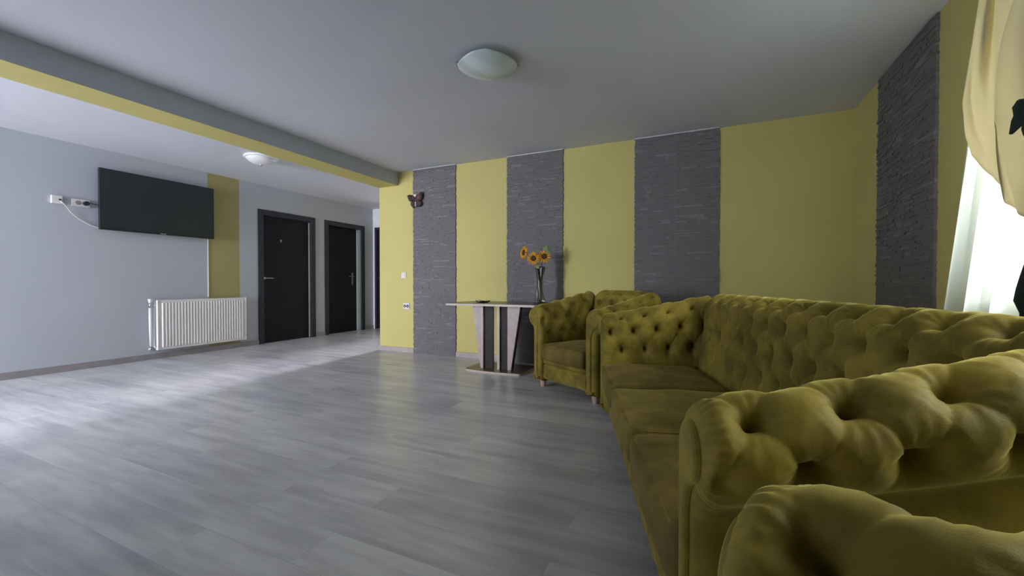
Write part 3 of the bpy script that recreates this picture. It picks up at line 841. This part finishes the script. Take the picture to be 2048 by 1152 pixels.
MB().lathe([(.11,-.0),(.11,-.012),(.04,-.02)], (0,0,0), 32).build('ceiling_plate', M['plastic_white'], l1, smooth=True)
for (cx, cy) in ((-1,-1),(1,1)):
    k = .150
    cl = MB().tube([(cx*k*.8, cy*k*.8, -.004),(cx*k, cy*k, -.010),(cx*k, cy*k, -.036)], .004, 8)
    cl.lathe([(.001,0),(.008,.002),(.008,.010),(.001,.012)], (cx*k, cy*k, -.042), 12); cl.build('clip', M['metal'], l1, smooth=True)
l2 = thing('ceiling_lamp', 'small round white ceiling lamp beyond the beam', 'ceiling lamp', (-4.82, 3.28, CEIL))
MB().lathe([(.10,0),(.178,-.010),(.186,-.020),(.186,-.032),(.170,-.040),(.10,-.040)], (0,0,0), 48).build('base_ring', M['lamp_white'], l2, smooth=True)
MB().lathe([(.160,-.036),(.158,-.046),(.135,-.072),(.095,-.094),(.05,-.106),(.01,-.110)], (0,0,0), 48).build('glass_bowl', M['lamp_white'], l2, smooth=True)
MB().lathe([(.020,-.106),(.022,-.112),(.010,-.118),(.008,-.126),(.001,-.129)], (0,0,0), 16).build('finial', M['metal'], l2, smooth=True)

# ------------------------------------------------------------------ window dressing
rl = MB().box(1.00, 1.15, .3, 2.62, CEIL-.022, CEIL).build('curtain_rail', M['plastic_white']); tag(rl, 'white ceiling rail carrying the window drapery', 'curtain rail')
def sheet(Pfn, nu, nv, th):
    V = [Pfn(i/nu, j/nv) for i in range(nu+1) for j in range(nv+1)]
    F = [(i*(nv+1)+j, (i+1)*(nv+1)+j, (i+1)*(nv+1)+j+1, i*(nv+1)+j+1) for i in range(nu) for j in range(nv)]
    return MB().add(V, F)
def sheer_fn(a, b):
    z = CEIL-.025 - b*(CEIL-.025-.35)
    yl = 2.40 + .50*b
    y = yl - a*(yl-.55)
    amp = .022+.018*b
    x = 1.095 + amp*math.sin(a*2*PI*13 + .8*math.sin(a*9)) + .010*math.sin(a*2*PI*29+2)*b
    return (x, y, z)
o = sheet(sheer_fn, 360, 24, 0).build('sheer_curtain', M['sheer'], smooth=True); tag(o, 'white translucent sheer curtain glowing in front of the window', 'curtain')
# cream swag: left edge and lower edge from real measures in the (y, z) plane
LE = [(2.46,2.15),(2.02,2.165),(1.80,2.225),(1.63,2.285),(1.53,2.265),(1.455,2.215)]
BE = [(2.215,1.455),(2.14,1.385),(2.07,1.325),(1.995,1.275),(2.01,1.235),(1.98,1.195),(1.92,1.165),(1.75,1.12),(1.55,1.14),(1.3,1.25),(1.05,1.42),(.8,1.62)]
def interp(tab, t, rev=False):
    xs = [p[0] for p in tab]; ys = [p[1] for p in tab]
    if xs[0] > xs[-1]: xs, ys = xs[::-1], ys[::-1]
    return float(np.interp(t, xs, ys))
def be_pt(a):   # point along lower edge by fraction
    k = a*(len(BE)-1); i = min(int(k), len(BE)-2); f_ = k-i
    return (BE[i][0]*(1-f_)+BE[i+1][0]*f_, BE[i][1]*(1-f_)+BE[i+1][1]*f_)
def swag_fn(a, b):
    by, bz = be_pt(a); ty = 2.15-1.45*a; tz = CEIL-.024
    # curved hanging from top to bottom; left column bulges to the measured edge
    z = tz + (bz-tz)*b
    y = ty + (by-ty)*b
    yl = interp(LE, max(z, 1.456))
    y0 = 2.15 + (2.215-2.15)*b
    y += (yl-y0)*math.exp(-(a/.22)**2)
    q = math.exp(-(a/.05)**2)
    fold = .026*math.sin(a*17 + b*6) + .012*math.sin(a*43 - b*11 + 1)
    x = .952 - .085*math.sin(PI*b**1.3) + fold*(.25+b*(1-.75*b)) 
    y += yl*(x/.95-1)*math.exp(-(a/.22)**2)
    return (x, y, z)
o = sheet(swag_fn, 120, 70, 0).build('swag_valance', M['cream'], smooth=True); swag = o; md = o.modifiers.new('solid', 'SOLIDIFY'); md.thickness = .003
tag(o, 'cream satin swag hanging over the top of the window', 'valance')
# dark green curtain gathered at the right
DE = [(2.44,1.50),(1.8,1.52),(1.4,1.62),(1.2,1.70),(1.08,1.76),(.98,1.80),(.90,1.83),(.86,1.80),(.80,1.805),(.3,1.80)]
def dark_fn(a, b):
    z = CEIL-.03 - b*(CEIL-.03-.35)
    yl = interp(DE, z)*1.15; y = yl - a*(.55-.25*math.exp(-((z-.95)/.3)**2))
    x = 1.02 + .018*math.sin(a*2*PI*5+1) + .004*math.sin(a*40)
    return (x, y, z)
o = sheet(dark_fn, 90, 50, 0).build('dark_curtain', M['dark_teal'], smooth=True); md = o.modifiers.new('solid', 'SOLIDIFY'); md.thickness = .003
tag(o, 'dark green curtain bunched at the right edge over the sheer', 'curtain')
bw = MB()
for k, (ang, L) in enumerate(((160,.085),(205,.10),(80,.05),(270,.10),(20,.08))):
    d_ = np.array([0, -math.cos(R(ang)), math.sin(R(ang))])*1.0; s_ = np.array([0, math.sin(R(ang)), math.cos(R(ang))])
    V = []
    for s in np.linspace(0,1,7):
        ww = .022*math.sin(PI*min(1, .15+s*.85))+.002
        for q in (-1,0,1): V.append(np.array([-.012*math.sin(PI*s)-.004*k*0, 0, 0]) + d_*L*s + s_*ww*q + np.array([.004*abs(q),0,0]))
    n0 = len(V); V = V+[p+np.array([.003,0,0]) for p in V]; F = []
    for i in range(6):
        for j in range(2):
            q0 = i*3+j; F.append((q0,q0+1,q0+4,q0+3)); F.append((n0+q0+3,n0+q0+4,n0+q0+1,n0+q0))
    bw.add(V, F)
bw.lathe([(.001,-.016),(.014,-.01),(.018,0),(.014,.01),(.001,.016)], (0,0,0), 12)
o = bw.build('fabric_bow', M['dark_teal'], smooth=True, weld=False, loc=(.80, 1.60, 1.43)); o.parent = swag; o['label'] = 'dark pointed bow'

# ------------------------------------------------------------------ light
def area(name, loc, rot, sx, sy, power, col):
    l = bpy.data.lights.new(name, 'AREA'); l.shape = 'RECTANGLE'; l.size = sx; l.size_y = sy; l.energy = power; l.color = col
    o = bpy.data.objects.new(name, l); C.objects.link(o); o.location = loc; o.rotation_euler = rot; return o
area('daylight_back', ((W2[0]+W2[1])/2, YB-.35, 1.5), (R(90),0,0), 1.8, 1.7, 530, (.87,.90,1))           # shines +y
area('daylight_corridor', ((W3[0]+W3[1])/2, YF+.35, 1.25), (R(-90),0,0), 1.0, 1.9, 25, (.90,.88,1))     # shines -y
area('daylight_right', (XR+1.5, (W1[0]+W1[1])/2, 2.75), (0,R(90-42),0), 1.8, 2.6, 470, (.96,1,.96))          # shines -x
sl = bpy.data.lights.new('low_sun', 'SUN'); sl.energy = 4.3; sl.angle = R(8.5); sl.color = (.93,.90,1)
so = bpy.data.objects.new('low_sun', sl); C.objects.link(so); so.location = (-5, 12, 4)
from mathutils import Vector
so.rotation_euler = Vector((.075, -1, -.275)).to_track_quat('-Z', 'Y').to_euler()
w = bpy.data.worlds.new('sky'); bpy.context.scene.world = w; w.use_nodes = True
bg = w.node_tree.nodes['Background']; bg.inputs[0].default_value = (.88,.95,1,1); bg.inputs[1].default_value = 1.7

# ------------------------------------------------------------------ camera
cam = bpy.data.cameras.new('camera'); co = bpy.data.objects.new('camera', cam); C.objects.link(co)
cam.sensor_width = 36; cam.lens = 829/2048*36; cam.clip_start = .02
co.location = (0,0,CAM_H); co.rotation_euler = (R(90-.76), 0, R(24.7))
sc_ = bpy.context.scene; sc_.camera = co
vs_ = sc_.view_settings; vs_.view_transform = 'Standard'; vs_.look = 'None'; vs_.exposure = .42; vs_.gamma = 1; vs_.use_curve_mapping = False
